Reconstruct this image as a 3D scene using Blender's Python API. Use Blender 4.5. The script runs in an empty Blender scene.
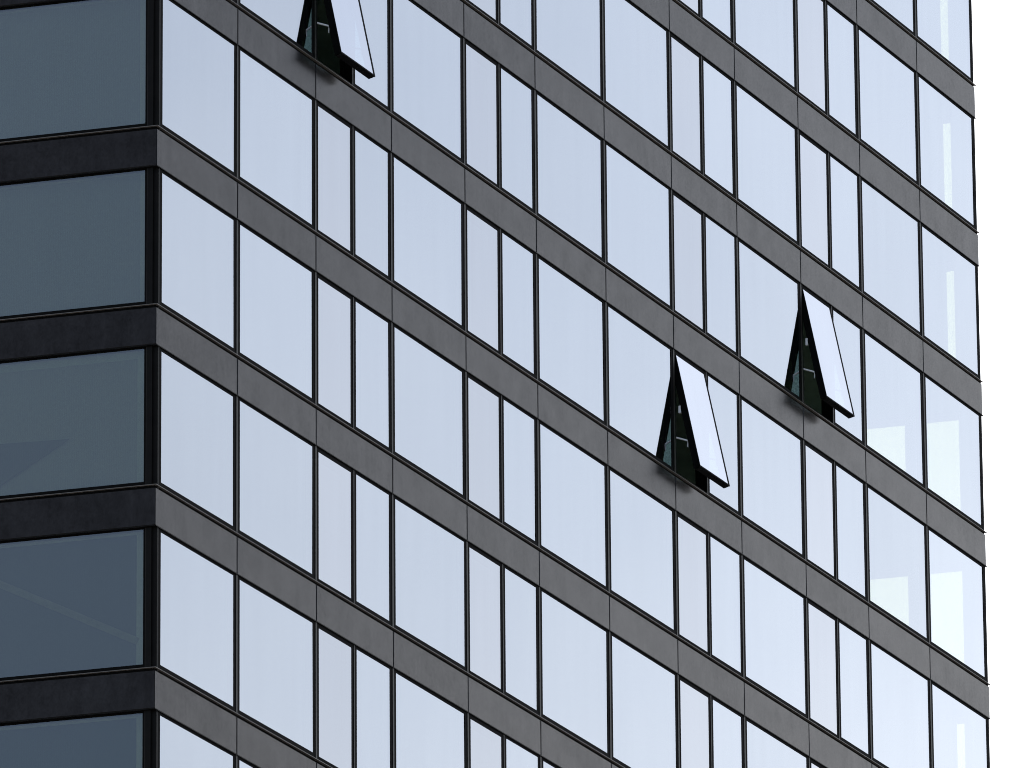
import bpy, bmesh, math, random
from mathutils import Vector, Matrix
from bpy_extras.object_utils import world_to_camera_view

random.seed(7)
S = bpy.context.scene
COL = S.collection

# ------------------------------------------------------------------ camera
GROUND = 71.73                     # height of the reference spandrel above the street
cam_d = bpy.data.cameras.new('camera')
cam = bpy.data.objects.new('camera', cam_d)
COL.objects.link(cam)
Rr = Vector((0.43366881, -0.90104005, -0.00762865))
Ru = Vector((-0.28961795, -0.14739952, 0.9457245))
Rb = Vector((-0.8532601, -0.40792182, -0.32487995))
cam.matrix_world = Matrix(((Rr.x, Ru.x, Rb.x, -158.08134), (Rr.y, Ru.y, Rb.y, -83.02455),
                           (Rr.z, Ru.z, Rb.z, -70.13243 + GROUND), (0, 0, 0, 1)))
cam_d.sensor_width = 36.0
cam_d.lens = 9995.747 * 36.0 / 1024.0
cam_d.clip_start = 1.0
cam_d.clip_end = 6000.0
S.camera = cam
S.render.resolution_x, S.render.resolution_y = 1024, 768

# ------------------------------------------------------------------ light
SUN_AZ = math.radians(40.0)        # clockwise from +Y towards +X
SUN_EL = math.radians(38.0)
CLOUD_POW, CLOUD_SUN, CLOUD_BASE, CLOUD_COVER = 2.0, 18.0, 0.4, 0.57
CLOUD_SIDE, CLOUD_EDGE = (0.45, 0.33, -0.76), 3.4
world = bpy.data.worlds.new("World")
S.world = world
world.use_nodes = True
wn, wl = world.node_tree.nodes, world.node_tree.links
wn.clear()
w_out = wn.new('ShaderNodeOutputWorld')
w_bg = wn.new('ShaderNodeBackground')
sky = wn.new('ShaderNodeTexSky')
sky.sky_type = 'NISHITA'
sky.sun_disc = False
sky.sun_elevation = SUN_EL
sky.sun_rotation = SUN_AZ
sky.air_density = 1.0
sky.dust_density = 3.0
sky.ozone_density = 1.0
w_bg.inputs['Strength'].default_value = 0.10
# thin high cloud over the blue, brightest round the hidden sun
wtc = wn.new('ShaderNodeTexCoord')
def wmath(op, a, b):
    nd = wn.new('ShaderNodeMath'); nd.operation = op
    for i, v in enumerate((a, b)):
        if isinstance(v, (int, float)): nd.inputs[i].default_value = v
        else: wl.new(v, nd.inputs[i])
    return nd.outputs[0]
wdot = wn.new('ShaderNodeVectorMath'); wdot.operation = 'DOT_PRODUCT'
wdot.inputs[1].default_value = (math.sin(SUN_AZ) * math.cos(SUN_EL), math.cos(SUN_AZ) * math.cos(SUN_EL), math.sin(SUN_EL))
wnrm = wn.new('ShaderNodeVectorMath'); wnrm.operation = 'NORMALIZE'
wl.new(wtc.outputs['Generated'], wnrm.inputs[0]); wl.new(wnrm.outputs[0], wdot.inputs[0])
wcl = wn.new('ShaderNodeTexNoise'); wcl.inputs['Scale'].default_value = 2.6; wcl.inputs['Detail'].default_value = 5
wl.new(wnrm.outputs[0], wcl.inputs['Vector'])
glow = wmath('POWER', wmath('ADD', wmath('MULTIPLY', wdot.outputs['Value'], 0.5), 0.5), CLOUD_POW)
glow = wmath('MULTIPLY', wmath('ADD', wmath('MULTIPLY', glow, CLOUD_SUN), CLOUD_BASE),
             wmath('ADD', wmath('MULTIPLY', wcl.outputs['Fac'], 0.5), 0.75))
wcol = wn.new('ShaderNodeVectorMath'); wcol.operation = 'SCALE'
wcol.inputs[0].default_value = (0.985, 1.0, 1.02)
wl.new(glow, wcol.inputs['Scale'])
wmix = wn.new('ShaderNodeMix'); wmix.data_type = 'RGBA'
# unseen cloud added on one side, soft edge, to grade the glass reflections
wbank = wn.new('ShaderNodeVectorMath'); wbank.operation = 'DOT_PRODUCT'
wbank.inputs[1].default_value = CLOUD_SIDE
wl.new(wnrm.outputs[0], wbank.inputs[0])
cover = wmath('ADD', wmath('MULTIPLY', wbank.outputs['Value'], CLOUD_EDGE), CLOUD_COVER)
cover = wmath('ADD', cover, wmath('MULTIPLY', wmath('SUBTRACT', wcl.outputs['Fac'], 0.5), 0.2))
wc2 = wn.new('ShaderNodeTexNoise'); wc2.inputs['Scale'].default_value = 13.0; wc2.inputs['Detail'].default_value = 4
wl.new(wnrm.outputs[0], wc2.inputs['Vector'])
cover = wmath('ADD', cover, wmath('MULTIPLY', wmath('SUBTRACT', wc2.outputs['Fac'], 0.5), 0.35))
cover = wmath('MAXIMUM', wmath('MINIMUM', cover, 0.88), 0.22)
wl.new(cover, wmix.inputs['Factor'])
wl.new(sky.outputs[0], wmix.inputs['A']); wl.new(wcol.outputs[0], wmix.inputs['B'])
wl.new(wmix.outputs['Result'], w_bg.inputs['Color'])
wl.new(w_bg.outputs[0], w_out.inputs['Surface'])

sun_d = bpy.data.lights.new('sun', 'SUN')
sun_d.energy = 2.5
sun_d.angle = math.radians(0.5)
sun_d.color = (1.0, 0.95, 0.88)
sun = bpy.data.objects.new('sun', sun_d)
COL.objects.link(sun)
sdir = Vector((math.sin(SUN_AZ) * math.cos(SUN_EL), math.cos(SUN_AZ) * math.cos(SUN_EL), math.sin(SUN_EL)))
sun.rotation_euler = sdir.to_track_quat('Z', 'Y').to_euler()
sun.location = (0, 0, 150)

S.cycles.filter_width = 1.0
S.view_settings.view_transform = 'Standard'
S.view_settings.look = 'None'
S.view_settings.gamma = 1.0
S.view_settings.exposure = 1.0
S.view_settings.use_curve_mapping = False
bpy.context.view_layer.update()

# ------------------------------------------------------------------ materials
def new_mat(name):
    m = bpy.data.materials.new(name)
    m.use_nodes = True
    return m, m.node_tree.nodes, m.node_tree.links, m.node_tree.nodes['Principled BSDF']

def math_node(n, l, op, a, b=None):
    nd = n.new('ShaderNodeMath'); nd.operation = op
    for i, v in enumerate((a, b)):
        if v is None: continue
        if isinstance(v, (int, float)): nd.inputs[i].default_value = v
        else: l.new(v, nd.inputs[i])
    return nd.outputs[0]

def painted(name, col, rough, spec=0.5, metal=0.0, vary=0.15, scale=6.0):
    m, n, l, b = new_mat(name)
    tc = n.new('ShaderNodeTexCoord')
    nz = n.new('ShaderNodeTexNoise'); nz.inputs['Scale'].default_value = scale; nz.inputs['Detail'].default_value = 6
    l.new(tc.outputs['Object'], nz.inputs['Vector'])
    rp = n.new('ShaderNodeValToRGB')
    rp.color_ramp.elements[0].position = 0.3; rp.color_ramp.elements[1].position = 0.7
    rp.color_ramp.elements[0].color = tuple(c * (1 - vary) for c in col) + (1,)
    rp.color_ramp.elements[1].color = tuple(c * (1 + vary) for c in col) + (1,)
    l.new(nz.outputs['Fac'], rp.inputs['Fac'])
    l.new(rp.outputs['Color'], b.inputs['Base Color'])
    b.inputs['Roughness'].default_value = rough
    b.inputs['Metallic'].default_value = metal
    b.inputs['Specular IOR Level'].default_value = spec
    return m

def spandrel_material():
    """Dark coated sheet metal: cloudy weathering, rain streaks and a fine grain, each panel its own."""
    m, n, l, b = new_mat('spandrel_metal')
    tc = n.new('ShaderNodeTexCoord')
    oi = n.new('ShaderNodeObjectInfo')
    off = n.new('ShaderNodeVectorMath'); off.operation = 'MULTIPLY_ADD'
    cmb = n.new('ShaderNodeCombineXYZ')
    for i in range(3): l.new(oi.outputs['Random'], cmb.inputs[i])
    l.new(cmb.outputs[0], off.inputs[0]); off.inputs[1].default_value = (37, 19, 53)
    l.new(tc.outputs['Object'], off.inputs[2])
    def noise(scale, detail, sx=1, sz=1, rough=0.6):
        mp = n.new('ShaderNodeMapping'); mp.inputs['Scale'].default_value = (sx, sx, sz)
        l.new(off.outputs[0], mp.inputs['Vector'])
        t = n.new('ShaderNodeTexNoise'); t.inputs['Scale'].default_value = scale
        t.inputs['Detail'].default_value = detail; t.inputs['Roughness'].default_value = rough
        l.new(mp.outputs[0], t.inputs['Vector'])
        return t.outputs['Fac']
    cloud = noise(1.6, 5)
    streak = noise(7.0, 3, 1.0, 0.12)
    grain = noise(13.0, 2, 1.0, 1.0, 0.9)
    v = math_node(n, l, 'MULTIPLY', math_node(n, l, 'SUBTRACT', cloud, 0.5), 0.9)
    v = math_node(n, l, 'ADD', v, math_node(n, l, 'MULTIPLY', math_node(n, l, 'SUBTRACT', streak, 0.5), 0.5))
    v = math_node(n, l, 'ADD', v, math_node(n, l, 'MULTIPLY', math_node(n, l, 'SUBTRACT', grain, 0.5), 0.9))
    v = math_node(n, l, 'ADD', v, math_node(n, l, 'MULTIPLY', math_node(n, l, 'SUBTRACT', oi.outputs['Random'], 0.5), 0.12))
    gain = math_node(n, l, 'ADD', v, 1.0)
    mixc = n.new('ShaderNodeVectorMath'); mixc.operation = 'SCALE'
    mixc.inputs[0].default_value = SPANDREL_BASE
    l.new(gain, mixc.inputs['Scale'])
    l.new(mixc.outputs[0], b.inputs['Base Color'])
    sp = math_node(n, l, 'MULTIPLY', gain, SPANDREL_SPEC)
    l.new(sp, b.inputs['Specular IOR Level'])
    b.inputs['Roughness'].default_value = 0.20
    b.inputs['Specular Tint'].default_value = (1.0, 0.90, 0.88, 1)
    bp = n.new('ShaderNodeBump'); bp.inputs['Strength'].default_value = 0.05; bp.inputs['Distance'].default_value = 0.01
    l.new(grain, bp.inputs['Height']); l.new(bp.outputs[0], b.inputs['Normal'])
    return m

def glass_material(name, refl, tint, f0, grow, power):
    """Solar control glass: coated outer face (mirror strength grows with the angle), tinted see-through body."""
    m, n, l, b = new_mat(name)
    n.remove(b)
    out = n['Material Output']
    tc = n.new('ShaderNodeTexCoord'); oi = n.new('ShaderNodeObjectInfo')
    cmb = n.new('ShaderNodeCombineXYZ')
    for i in range(3): l.new(oi.outputs['Random'], cmb.inputs[i])
    off = n.new('ShaderNodeVectorMath'); off.operation = 'MULTIPLY_ADD'
    l.new(cmb.outputs[0], off.inputs[0]); off.inputs[1].default_value = (31, 17, 43)
    l.new(tc.outputs['Object'], off.inputs[2])
    mp = n.new('ShaderNodeMapping'); mp.inputs['Scale'].default_value = (1.3, 1.3, 0.10)
    l.new(off.outputs[0], mp.inputs['Vector'])
    st = n.new('ShaderNodeTexNoise'); st.inputs['Scale'].default_value = 2.2; st.inputs['Detail'].default_value = 4
    l.new(mp.outputs[0], st.inputs['Vector'])
    g = math_node(n, l, 'ADD', math_node(n, l, 'MULTIPLY', math_node(n, l, 'SUBTRACT', st.outputs['Fac'], 0.5), 0.05), 1.0)
    g = math_node(n, l, 'ADD', g, math_node(n, l, 'MULTIPLY', math_node(n, l, 'SUBTRACT', oi.outputs['Random'], 0.5), 0.06))
    sc = n.new('ShaderNodeVectorMath'); sc.operation = 'SCALE'
    sc.inputs[0].default_value = refl
    l.new(g, sc.inputs['Scale'])
    lw = n.new('ShaderNodeLayerWeight'); lw.inputs['Blend'].default_value = 0.5   # facing = 1 - cos
    geo = n.new('ShaderNodeNewGeometry')
    f = math_node(n, l, 'POWER', lw.outputs['Facing'], power)
    f = math_node(n, l, 'ADD', math_node(n, l, 'MULTIPLY', f, grow), f0)
    front = math_node(n, l, 'SUBTRACT', 1.0, math_node(n, l, 'MULTIPLY', geo.outputs['Backfacing'], 0.85))
    f = math_node(n, l, 'MULTIPLY', f, front)
    bp = n.new('ShaderNodeBump'); bp.inputs['Strength'].default_value = 0.03; bp.inputs['Distance'].default_value = 0.02
    n2 = n.new('ShaderNodeTexNoise'); n2.inputs['Scale'].default_value = 0.9; n2.inputs['Detail'].default_value = 1
    l.new(off.outputs[0], n2.inputs['Vector']); l.new(n2.outputs['Fac'], bp.inputs['Height'])
    gl = n.new('ShaderNodeBsdfGlossy'); gl.inputs['Roughness'].default_value = 0.015
    l.new(sc.outputs[0], gl.inputs['Color']); l.new(bp.outputs[0], gl.inputs['Normal'])
    tr = n.new('ShaderNodeBsdfTransparent'); tr.inputs['Color'].default_value = tint + (1,)
    mx = n.new('ShaderNodeMixShader')
    l.new(f, mx.inputs[0]); l.new(tr.outputs[0], mx.inputs[1]); l.new(gl.outputs[0], mx.inputs[2])
    l.new(mx.outputs[0], out.inputs['Surface'])
    return m

def fabric_material(name, col):
    m, n, l, b = new_mat(name)
    tc = n.new('ShaderNodeTexCoord')
    wv = n.new('ShaderNodeTexWave'); wv.inputs['Scale'].default_value = 9.0; wv.inputs['Distortion'].default_value = 3.0
    wv.bands_direction = 'X'
    l.new(tc.outputs['Object'], wv.inputs['Vector'])
    nz = n.new('ShaderNodeTexNoise'); nz.inputs['Scale'].default_value = 14.0; nz.inputs['Detail'].default_value = 5
    l.new(tc.outputs['Object'], nz.inputs['Vector'])
    f = math_node(n, l, 'ADD', math_node(n, l, 'MULTIPLY', wv.outputs['Fac'], 0.35), math_node(n, l, 'MULTIPLY', nz.outputs['Fac'], 0.65))
    rp = n.new('ShaderNodeValToRGB')
    rp.color_ramp.elements[0].position = 0.25; rp.color_ramp.elements[1].position = 0.75
    rp.color_ramp.elements[0].color = tuple(c * 0.91 for c in col) + (1,)
    rp.color_ramp.elements[1].color = tuple(c * 1.09 for c in col) + (1,)
    l.new(f, rp.inputs['Fac']); l.new(rp.outputs['Color'], b.inputs['Base Color'])
    b.inputs['Roughness'].default_value = 0.9
    return m

SPANDREL_BASE = (0.0050, 0.0036, 0.0030)
SPANDREL_SPEC = 0.345
M_SPAN = spandrel_material()
M_SILL = painted('sill_metal', (0.14, 0.125, 0.11), 0.4, spec=0.5, vary=0.2, scale=9)
M_MULL = painted('mullion_bronze', (0.022, 0.019, 0.016), 0.45, spec=0.25, vary=0.2, scale=5)
M_FRAME = painted('black_gasket', (0.004, 0.004, 0.004), 0.7, spec=0.06, vary=0.3, scale=8)
M_POST = painted('black_corner_metal', (0.006, 0.0055, 0.005), 0.5, spec=0.10, vary=0.25, scale=4)
M_GLASS = glass_material('fixed_glass', (0.865, 0.912, 1.0), (0.62, 0.64, 0.51), 0.085, 0.865, 1.1)
M_SASHGLASS = glass_material('sash_glass', (0.872, 0.897, 0.965), (0.40, 0.50, 0.48), 0.085, 0.865, 1.1)
M_SLAB = painted('concrete_slab', (0.17, 0.23, 0.24), 0.9, scale=2)
M_CORE = painted('interior_wall', (0.08, 0.14, 0.14), 0.9, scale=1)
M_ROOF = painted('roof_felt', (0.09, 0.09, 0.09), 0.9, scale=1.5)
M_BLIND = fabric_material('blind_fabric', (0.44, 0.53, 0.74))
M_BLIND_WARM = fabric_material('blind_fabric_sage', (0.46, 0.53, 0.66))
M_BLIND_DARK = fabric_material('blind_fabric_dark', (0.14, 0.20, 0.27))
M_BLIND_BLUE = fabric_material('blind_fabric_blue', (0.10, 0.18, 0.28))
M_BAR = painted('grey_bar', (0.32, 0.38, 0.42), 0.6)
M_TRIM = painted('pale_reveal', (0.66, 0.80, 0.96), 0.8, vary=0.05)
M_DARKREFL = fabric_material('dark_reflection', (0.20, 0.25, 0.31))  # dark colour imitates a reflected shape in the glass
M_STEEL = painted('bright_steel', (0.85, 0.85, 0.84), 0.35, metal=0.0, vary=0.05, scale=20)
M_GROUND = painted('paving', (0.16, 0.155, 0.15), 0.9, vary=0.3, scale=0.3)

# ------------------------------------------------------------------ mesh helpers
def box(bm, x0, x1, y0, y1, z0, z1, mi=0):
    v = [bm.verts.new(p) for p in ((x0, y0, z0), (x1, y0, z0), (x1, y1, z0), (x0, y1, z0),
                                   (x0, y0, z1), (x1, y0, z1), (x1, y1, z1), (x0, y1, z1))]
    for f in ((3, 2, 1, 0), (4, 5, 6, 7), (0, 1, 5, 4), (1, 2, 6, 5), (2, 3, 7, 6), (3, 0, 4, 7)):
        bm.faces.new([v[i] for i in f]).material_index = mi

def prism(bm, poly, z0, z1, mi=0):
    lo = [bm.verts.new((p[0], p[1], z0)) for p in poly]
    hi = [bm.verts.new((p[0], p[1], z1)) for p in poly]
    k = len(poly)
    bm.faces.new(lo[::-1]).material_index = mi
    bm.faces.new(hi).material_index = mi
    for i in range(k):
        j = (i + 1) % k
        bm.faces.new((lo[i], lo[j], hi[j], hi[i])).material_index = mi

def rod(bm, a, b, r, mi=0, seg=10):
    a, b = Vector(a), Vector(b)
    d = (b - a).normalized()
    u = d.orthogonal().normalized(); w = d.cross(u)
    ra = [bm.verts.new(a + (u * math.cos(t) + w * math.sin(t)) * r) for t in [2 * math.pi * i / seg for i in range(seg)]]
    rb = [bm.verts.new(b + (u * math.cos(t) + w * math.sin(t)) * r) for t in [2 * math.pi * i / seg for i in range(seg)]]
    bm.faces.new(ra[::-1]).material_index = mi; bm.faces.new(rb).material_index = mi
    for i in range(seg):
        j = (i + 1) % seg
        bm.faces.new((ra[i], ra[j], rb[j], rb[i])).material_index = mi

def ring(bm, x0, x1, z0, z1, y0, y1, l, r, b, t, mi=0):
    """A rectangular frame: two stiles between two rails."""
    box(bm, x0, x1, y0, y1, z0, z0 + b, mi)
    box(bm, x0, x1, y0, y1, z1 - t, z1, mi)
    box(bm, x0, x0 + l, y0, y1, z0 + b, z1 - t, mi)
    box(bm, x1 - r, x1, y0, y1, z0 + b, z1 - t, mi)

def to_mesh(name, bm, *mats, bevel=0.0):
    bmesh.ops.recalc_face_normals(bm, faces=bm.faces)
    if bevel:
        bmesh.ops.bevel(bm, geom=list(bm.edges), offset=bevel, segments=2, affect='EDGES', profile=0.5)
    me = bpy.data.meshes.new(name)
    bm.to_mesh(me); bm.free()
    for m in mats: me.materials.append(m)
    return me

def link(name, me, parent=None, loc=(0, 0, 0), rot=None, label=None, kind=None, group=None):
    o = bpy.data.objects.new(name, me)
    COL.objects.link(o)
    o.parent = parent
    o.location = loc
    if rot is not None: o.rotation_euler = rot
    if label: o['label'] = label
    if kind: o['kind'] = kind
    if group: o['group'] = group
    return o

def copy_tree(o, parent):
    c = o.copy(); COL.objects.link(c); c.parent = parent
    for ch in list(o.children):
        copy_tree(ch, c)
    return c

# ------------------------------------------------------------------ ground
bm = bmesh.new()
bmesh.ops.create_grid(bm, x_segments=8, y_segments=8, size=3000)
link('ground', to_mesh('ground', bm, M_GROUND), kind='structure')

# ------------------------------------------------------------------ the tower
P = 3.6                  # storey height
SH = 0.79508             # spandrel height
MW = 3.361157            # facade module
NMOD = 12
WL = MW * NMOD           # long face
ANG = -0.16721905        # direction of the short faces
DEPTH = 20.4             # short face, six modules of 3.4 m
MW2 = 5.1
T = Vector((math.sin(ANG), math.cos(ANG), 0))
TOP, BOT = -7, 18        # storeys above and below the reference spandrel
def zt(n): return GROUND - n * P

tower = bpy.data.objects.new('office_tower', None)
COL.objects.link(tower)
tower['label'] = 'dark grey office tower with pale mirror glass and three windows tilted open'
tower['category'] = 'building'

# the four faces: origin, rotation about z; local x runs along the face, local y goes inwards
PHI = -math.pi / 2 - ANG
FACES = {'long': (Vector((0, 0, 0)), 0.0), 'short': (T * DEPTH, PHI),
         'end': (Vector((WL, 0, 0)), PHI + math.pi), 'back': (Vector((WL, 0, 0)) + T * DEPTH, math.pi)}
def place(face, x, z, y=0.0):
    o, r = FACES[face]
    return (o + Matrix.Rotation(r, 3, 'Z') @ Vector((x, y, 0)) + Vector((0, 0, z)))
PAIRS = {2, 4, 7, 9}

def in_view(face, x0, x1, z0, z1, m=0.012):
    pts = [world_to_camera_view(S, cam, place(face, x, z)) for x in (x0, x1) for z in (z0, z1)]
    xs = [p.x for p in pts]; ys = [p.y for p in pts]
    return max(xs) > -m and min(xs) < 1 + m and max(ys) > -m and min(ys) < 1 + m

# plan outline with a given inset (the two acute and two obtuse corners follow the faces)
def outline(d):
    def corner(o, t1, n1, t2, n2):
        # point with distance d to both faces
        a = Matrix(((n1.x, n1.y), (n2.x, n2.y)))
        s = a.inverted() @ Vector((d, d))
        return Vector((o.x + s.x, o.y + s.y))
    nl = Vector((0, 1, 0)); ns = Matrix.Rotation(PHI, 3, 'Z') @ Vector((0, 1, 0))
    a = corner(Vector((0, 0, 0)), None, nl, None, ns)
    b = corner(Vector((WL, 0, 0)), None, nl, None, -ns)
    c = corner(Vector((WL, 0, 0)) + T * DEPTH, None, -nl, None, -ns)
    e = corner(T * DEPTH, None, -nl, None, ns)
    return [a, b, c, e]

# ---- spandrels -----------------------------------------------------
GAP = 0.015
TH = 0.10
tan_m = (outline(TH)[0].x) / TH       # how the mitre runs at the near left corner
tan_e = (outline(TH)[1].x - WL) / TH

def spandrel_bms(width, left_m, right_m, dark=False):
    """panel, sill and bottom lip in local coordinates; x=0 at the left joint, z=0 at the panel's top line"""
    def poly(y0, y1, g0, g1):
        xl0, xl1 = (left_m * y0 + 0.003, left_m * y1 + 0.003) if left_m is not None else (g0, g0)
        xr0, xr1 = (width + right_m * y0 - 0.003, width + right_m * y1 - 0.003) if right_m is not None else (width - g1, width - g1)
        return [(xl0, y0), (xr0, y0), (xr1, y1), (xl1, y1)]
    a = bmesh.new(); prism(a, poly(0.0, TH, GAP, GAP), -SH + 0.020, -0.034)
    if left_m is None: box(a, -GAP + 0.0005, GAP - 0.0005, 0.020, 0.08, -SH + 0.020, -0.034, 1)      # dark gasket in the joint
    s = bmesh.new(); prism(s, poly(-0.028, TH + 0.03, 0, 0), 0.014, 0.026); prism(s, poly(0.03, TH, 0, 0), -0.033, 0.013, 1)
    b = bmesh.new(); prism(b, poly(-0.014, TH + 0.03, 0, 0), -SH, -SH + 0.016)
    return a, s, b

def make_spandrel(face, x, n, width, left_m, right_m, cache={}):
    key = (round(width, 3), left_m, right_m)
    if key not in cache:
        a, s, b = spandrel_bms(width, left_m, right_m)
        cache[key] = (to_mesh('spandrel', a, M_SPAN, M_FRAME, bevel=0.009), to_mesh('sill', s, M_SILL, M_FRAME), to_mesh('drip_lip', b, M_POST))
    ms = cache[key]
    o = link('spandrel', ms[0], tower, place(face, x, zt(n)), (0, 0, FACES[face][1]))
    link('sill', ms[1], o); link('drip_lip', ms[2], o)
    return o

# ---- windows -------------------------------------------------------
MF = 0.060              # mullion face width
HW = P - SH             # opening between sill line and lip
Z0 = 0.027              # above the sill top
def frame_bm(bm, x0, x1, l=0.102, r=0.102, b=0.108, t=0.052, y0=0.012, mi=0):
    ring(bm, x0, x1, Z0, HW - 0.001, y0, y0 + 0.11, l, r, b, t, mi)

def pane_bm(bm, x0, x1, z0, z1, y0, mi=0):
    box(bm, x0, x1, y0, y0 + 0.024, z0, z1, mi)

def window_parts(width, hm0=MF / 2, hm1=MF / 2):
    f = bmesh.new(); frame_bm(f, hm0, width - hm1)
    p = bmesh.new(); pane_bm(p, hm0 + 0.103, width - hm1 - 0.103, Z0 + 0.109, HW - 0.054, 0.018)
    return f, p

# the paired window: opening sash on the left, fixed light on the right
XM = MW / 2 - 0.03
def fixed_light_parts():
    f = bmesh.new(); frame_bm(f, XM + 0.015, MW - MF / 2, l=0.10)
    box(f, XM - 0.020, XM + 0.0145, 0.004, 0.122, Z0, HW - 0.001, 1)      # the post between the two lights
    p = bmesh.new(); pane_bm(p, XM + 0.116, MW - MF / 2 - 0.103, Z0 + 0.109, HW - 0.054, 0.018)
    return f, p

SX0, SX1 = MF / 2 + 0.066, XM - 0.042
SZ0, SZ1 = Z0 + 0.060, HW - 0.066
SASH_D = 0.150
def sash_window_bms():
    f = bmesh.new()                                   # fixed frame the sash closes into
    ring(f, MF / 2, XM - 0.021, Z0, HW - 0.001, 0.014, 0.26, 0.064, 0.019, 0.058, 0.064)
    ring(f, MF / 2 + 0.065, XM - 0.041, Z0 + 0.059, HW - 0.066, 0.175, 0.25, 0.05, 0.05, 0.05, 0.05)
    # sash, its hinge line (top outer edge) at the origin
    h = SZ1 - SZ0; w = SX1 - SX0
    s = bmesh.new()
    ring(s, 0, w, -h, 0, 0.0, 0.030, 0.028, 0.070, 0.034, 0.022)
    ring(s, 0.004, w - 0.004, -h + 0.004, -0.004, 0.0305, SASH_D, 0.075, 0.075, 0.09, 0.07)
    box(s, 0.03, w - 0.03, 0.040, SASH_D - 0.02, -h - 0.012, -h + 0.0035)      # drip rail under the sash
    p = bmesh.new(); pane_bm(p, 0.029, w - 0.071, -h + 0.035, -0.023, 0.004)
    return f, s, p, w, h

# ---- meshes shared by the repeats
def mesh_pair(parts, name, mats, glass):
    return to_mesh(name, parts[0], *mats), to_mesh('pane', parts[1], glass)
ME_WIDE = mesh_pair(window_parts(MW), 'window', (M_FRAME,), M_GLASS)
ME_FIRST = mesh_pair(window_parts(MW, 0.145, MF / 2), 'window', (M_FRAME,), M_GLASS)
ME_LAST = mesh_pair(window_parts(MW, MF / 2, 0.085), 'window', (M_FRAME,), M_GLASS)
ME_FIX = mesh_pair(fixed_light_parts(), 'fixed_window', (M_FRAME, M_MULL), M_GLASS)
fb, sb, pb, SW, SHH = sash_window_bms()
ME_SF, ME_SASH, ME_SP = to_mesh('sash_window', fb, M_FRAME), to_mesh('sash', sb, M_FRAME), to_mesh('pane', pb, M_SASHGLASS)

def make_window(me, name, face, x, n, label=None):
    o = link(name, me[0], tower, place(face, x, zt(n)), (0, 0, FACES[face][1]), label)
    pn = link('pane', me[1], o)
    pn.rotation_euler = (random.uniform(-1, 1) * 0.0012, 0, random.uniform(-1, 1) * 0.0016)   # no two panes sit quite alike
    return o

def make_sash_window(face, x, n, angle=0.0, label=None):
    o = link('sash_window', ME_SF, tower, place(face, x, zt(n)), (0, 0, FACES[face][1]), label)
    piv = Vector((SX0, 0.012, SZ1))
    rot = (-angle, 0, 0)
    link('sash', ME_SASH, o, piv, rot)
    link('pane', ME_SP, o, piv, rot)
    if angle:
        R = Matrix.Rotation(-angle, 3, 'X')
        for sx, inner in ((0.03, SX0 - 0.004), (SW - 0.03, SX1 + 0.004)):
            zl = -SHH * 0.75
            a = piv + R @ Vector((sx, SASH_D + 0.004, zl))
            b = Vector((inner, 0.165, a.z + 0.16))
            q = bmesh.new(); rod(q, b, a, 0.019); rod(q, a, a + Vector((0, 0.01, -0.14)), 0.012)
            rod(q, b + Vector((0, 0, -0.1)), b + Vector((0, 0, 0.1)), 0.010)
            link('stay_arm', to_mesh('stay_arm', q, M_STEEL), o)
            c = piv + R @ Vector((sx, SASH_D + 0.003, -SHH * 0.465))
            q = bmesh.new(); box(q, c.x - 0.03, c.x + 0.03, c.y - 0.004, c.y + 0.05, c.z - 0.10, c.z + 0.06)
            link('sash_bracket', to_mesh('sash_bracket', q, M_STEEL, bevel=0.006), o)
    return o

# ---- long face -----------------------------------------------------
OPEN = {(2, 0): 'narrow window beside the mullion, its sash tilted wide open at the top of the picture',
        (7, 1): 'narrow window tilted open, the lower of the two near each other',
        (9, 0): 'narrow window tilted open, the one nearest the far right corner'}
ANGLE = {2: math.radians(11.5), 7: math.radians(11.8), 9: math.radians(11.6)}
rest_span = bmesh.new(); rest_sill = bmesh.new(); rest_win = bmesh.new()

def add_to(bm, bm2, face, x, z, mi):
    o = Matrix.Translation(place(face, x, z)) @ Matrix.Rotation(FACES[face][1], 4, 'Z')
    tmp = bpy.data.meshes.new('tmp'); bm2.to_mesh(tmp); bm2.free()
    tmp.transform(o)
    k = len(bm.faces)
    bm.from_mesh(tmp)
    bm.faces.ensure_lookup_table()
    for f in bm.faces[k:]: f.material_index = mi
    bpy.data.meshes.remove(tmp)

def rest_window(face, x, n, width):
    f, p = window_parts(width)
    add_to(rest_win, f, face, x, zt(n), 0); add_to(rest_win, p, face, x, zt(n), 1)
def rest_spandrel(face, x, n, width, lm, rm):
    a, s, b = spandrel_bms(width, lm, rm)
    add_to(rest_span, a, face, x, zt(n), 0); add_to(rest_sill, s, face, x, zt(n), 0); add_to(rest_sill, b, face, x, zt(n), 1)

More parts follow.
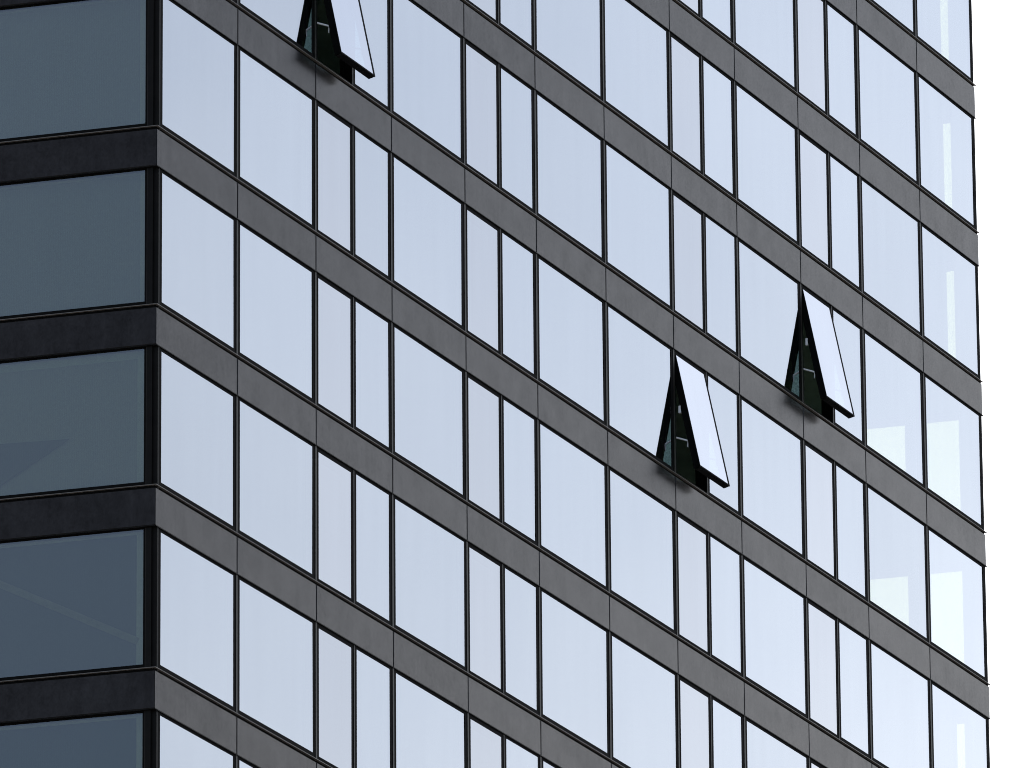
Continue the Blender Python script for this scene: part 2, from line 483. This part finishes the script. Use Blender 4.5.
for n in range(TOP, BOT + 1):
    for k in range(NMOD):
        lm = tan_m if k == 0 else None
        rm = tan_e if k == NMOD - 1 else None
        x = k * MW
        if in_view('long', x, x + MW, zt(n) - SH, zt(n) + 0.03): make_spandrel('long', x, n, MW, lm, rm)
        else: rest_spandrel('long', x, n, MW, lm, rm)
        # the glazing that stands on this spandrel
        if n == TOP: continue
        if in_view('long', x, x + MW, zt(n), zt(n) + HW):
            if k in PAIRS:
                make_window(ME_FIX, 'fixed_window', 'long', x, n)
                lab = OPEN.get((k, n - 0))
                make_sash_window('long', x, n, ANGLE[k] if lab else 0.0, lab)
            else:
                make_window(ME_FIRST if k == 0 else ME_LAST if k == NMOD - 1 else ME_WIDE, 'window', 'long', x, n)
        else:
            rest_window('long', x, n, MW)
me = None
for k in range(1, NMOD):
    if me is None:
        q = bmesh.new()
        for n in range(TOP + 1, BOT + 1):                # shaft behind the spandrels, cap between them
            box(q, -MF / 2, MF / 2, 0.003, 0.20, zt(n) + 0.0275, zt(n) + HW - 0.001)
            box(q, -MF / 2, MF / 2, TH + 0.035, 0.20, zt(n) - SH, zt(n) + 0.027)
        me = to_mesh('mullion', q, M_MULL)
    link('mullion', me, tower, place('long', k * MW, 0))

# ---- short face (left in the picture), end face and back face -------
PD = 0.05                # the glazing of the short face lies deeper
def short_window():
    f = bmesh.new(); ring(f, 0.11, MW2 - 0.20, Z0, HW - 0.001, PD + 0.012, PD + 0.14, 0.035, 0.055, 0.092, 0.022)
    box(f, MW2 - 0.2085, MW2 - 0.2005, PD - 0.012, PD + 0.010, Z0, HW - 0.002, 1)
    p = bmesh.new(); pane_bm(p, 0.146, MW2 - 0.256, Z0 + 0.093, HW - 0.024, PD + 0.028)
    return f, p
ME_SHORT = mesh_pair(short_window(), 'window', (M_FRAME, M_MULL), M_GLASS)
ROOMS = {0: (M_BLIND, 0.05, 0.19), 1: (M_BLIND, 0.05, 0.15), 2: (M_BLIND, 0.05, 0.13),
         3: (M_BLIND_WARM, 0.16, 0.17), 4: (M_BLIND_DARK, 0.06, 0.17), 5: (M_BLIND_BLUE, 0.06, 0.16)}
END_M = (outline(TH)[1] - Vector((WL, 0))).dot(Vector((T.x, T.y))) / TH
nmod2 = int(round(DEPTH / MW2))
tl = -(tan_e); tr = -(tan_m)
for n in range(TOP, BOT + 1):
    for k in range(nmod2):
        x = k * MW2
        lm = tan_e * -1 if k == 0 else None
        lm = (outline(TH)[3] - Vector((T.x * DEPTH, T.y * DEPTH))).dot(Vector((-T.x, -T.y))) / TH if k == 0 else None
        rm = -tan_m if k == nmod2 - 1 else None
        if in_view('short', x, x + MW2, zt(n) - SH, zt(n) + 0.03): make_spandrel('short', x, n, MW2, lm, rm)
        else: rest_spandrel('short', x, n, MW2, lm, rm)
        if n == TOP: continue
        if in_view('short', x, x + MW2, zt(n), zt(n) + HW):
            o = make_window(ME_SHORT, 'window', 'short', x, n)
            mb, top, side = ROOMS.get(n, ROOMS[0])
            q = bmesh.new(); box(q, 0.16, MW2 - 0.256 - side, PD + 0.16, PD + 0.166, 0.10, HW - top)
            rod(q, (0.16, PD + 0.163, 0.10), (MW2 - 0.256 - side, PD + 0.163, 0.10), 0.014)
            rod(q, (0.16, PD + 0.19, HW - top + 0.02), (MW2 - 0.256 - side, PD + 0.19, HW - top + 0.02), 0.022)
            link('roller_blind', to_mesh('roller_blind', q, mb), o)
            # pale lining boards round the reveal, just in front of the blind's edge
            q = bmesh.new()
            box(q, MW2 - 0.258 - side, MW2 - 0.21, PD + 0.143, PD + 0.156, 0.03, HW - 0.01)
            box(q, 0.12, MW2 - 0.2595 - side, PD + 0.143, PD + 0.156, HW - top - 0.02, HW - 0.01)
            link('window_lining', to_mesh('window_lining', q, M_TRIM), o)
            if n in (3, 4):                                # added slanting shapes behind the glass: dark sheet, grey bar
                q = bmesh.new()
                a0, a1 = ((MW2 - 4.05, 0.00), (MW2 - 1.95, 1.10)) if n == 3 else ((MW2 - 4.2, 2.55), (MW2 - 0.40, 0.62))
                d = (Vector(a1) - Vector(a0)).normalized(); nn = Vector((-d.y, d.x)) * 0.07
                pr = [(a0[0] - nn.x, a0[1] - nn.y), (a1[0] - nn.x, a1[1] - nn.y), (a1[0] + nn.x, a1[1] + nn.y), (a0[0] + nn.x, a0[1] + nn.y)]
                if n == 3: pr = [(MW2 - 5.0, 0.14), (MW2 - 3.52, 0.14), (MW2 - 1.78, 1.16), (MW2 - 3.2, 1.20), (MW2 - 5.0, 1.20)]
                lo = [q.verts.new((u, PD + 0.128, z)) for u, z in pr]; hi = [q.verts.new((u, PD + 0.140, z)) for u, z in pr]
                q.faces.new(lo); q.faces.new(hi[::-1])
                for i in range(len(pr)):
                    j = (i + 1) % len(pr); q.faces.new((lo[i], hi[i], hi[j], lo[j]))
                if n == 3: link('reflection_sheet', to_mesh('reflection_sheet', q, M_DARKREFL), o)  # added sheet, stands in for a dark reflection in the pane
                else: link('slanting_bar', to_mesh('slanting_bar', q, M_BAR), o)
        else:
            rest_window('short', x, n, MW2)
        # end face: same modules, seen from inside through the last windows
        rest_window('end', x, n, MW2)
        if k == 0 and -5 <= n <= 4:
            # blinds on the inside of the end face, seen through the last two windows of the long face
            q = bmesh.new()
            for u0, u1 in (((0.10, 0.50), (1.24, 1.76), (2.72, 5.0)) if n in (0, 1) else ((0.10, 0.53), (0.71, 5.0))):
                box(q, u0, u1, 0.24, 0.26, 0.05, HW + 0.06)
            link('vertical_blind', to_mesh('vertical_blind', q, M_BLIND), tower, place('end', x, zt(n)), (0, 0, FACES['end'][1]))
    for k in range(nmod2):
        rest_spandrel('end', k * MW2, n, MW2, END_M if k == 0 else None, None)
    for k in range(NMOD):
        rest_spandrel('back', k * MW, n, MW, None, None)
        if n > TOP: rest_window('back', k * MW, n, MW)
for k in range(1, nmod2):
    q = bmesh.new(); box(q, -0.05, 0.05, PD - 0.01, 0.3, zt(BOT) - SH, zt(TOP) - 0.05)
    link('mullion', to_mesh('mullion', q, M_MULL), tower, place('short', k * MW2, 0), (0, 0, PHI))

# corner posts run behind the spandrels
def pt(face, x, y):
    v = place(face, x, 0, y); return (v.x, v.y)
def meet(y_long, y_short, o=Vector((0, 0, 0)), sgn=1):
    ns = Matrix.Rotation(PHI, 3, 'Z') @ Vector((0, 1, 0)) * sgn
    x = (y_short - ns.y * y_long) / ns.x
    return (o.x + x, o.y + y_long)
c0 = meet(0.006, 0.092)
q = bmesh.new()
prism(q, [c0, (0.144, 0.006), (0.144, 0.24), meet(0.24, 0.30), pt('short', DEPTH - 0.2002, 0.30), pt('short', DEPTH - 0.2002, PD - 0.012), pt('short', DEPTH - 0.09, PD - 0.012), pt('short', DEPTH - 0.09, 0.092)],
      zt(BOT) - SH, zt(TOP) - 0.05)
link('corner_post', to_mesh('corner_post', q, M_POST), tower)
c1 = meet(0.010, 0.030, Vector((WL, 0, 0)), -1)
q = bmesh.new()
prism(q, [(WL - 0.074, 0.010), c1, pt('end', 0.16, 0.03), pt('end', 0.16, 0.2), meet(0.2, 0.2, Vector((WL, 0, 0)), -1), (WL - 0.074, 0.2)],
      zt(BOT) - SH, zt(TOP) - 0.05)
link('corner_post', to_mesh('corner_post', q, M_POST), tower)

link('lower_spandrel', to_mesh('lower_spandrel', rest_span, M_SPAN), tower, kind='stuff')
link('lower_sill', to_mesh('lower_sill', rest_sill, M_SILL, M_POST), tower, kind='stuff')
link('lower_window', to_mesh('lower_window', rest_win, M_FRAME, M_GLASS), tower, kind='stuff')

# ---- floors, core, roof --------------------------------------------
q = bmesh.new(); prism(q, outline(0.22), -SH + 0.10, -0.06)
me = to_mesh('floor_slab', q, M_SLAB)
for n in range(TOP, BOT + 1):
    link('floor_slab', me, tower, (0, 0, zt(n)))
q = bmesh.new()
ol = outline(6.5)
prism(q, ol, 0.0, zt(TOP) - 0.1)
link('core_wall', to_mesh('core_wall', q, M_CORE), tower)
q = bmesh.new(); prism(q, outline(0.12), zt(TOP) - 0.05, zt(TOP) + 0.10)
link('roof', to_mesh('roof', q, M_ROOF), tower)
q = bmesh.new(); prism(q, outline(0.3), 0.004, zt(BOT) - SH - 0.02)
link('plinth', to_mesh('plinth', q, M_POST), tower)
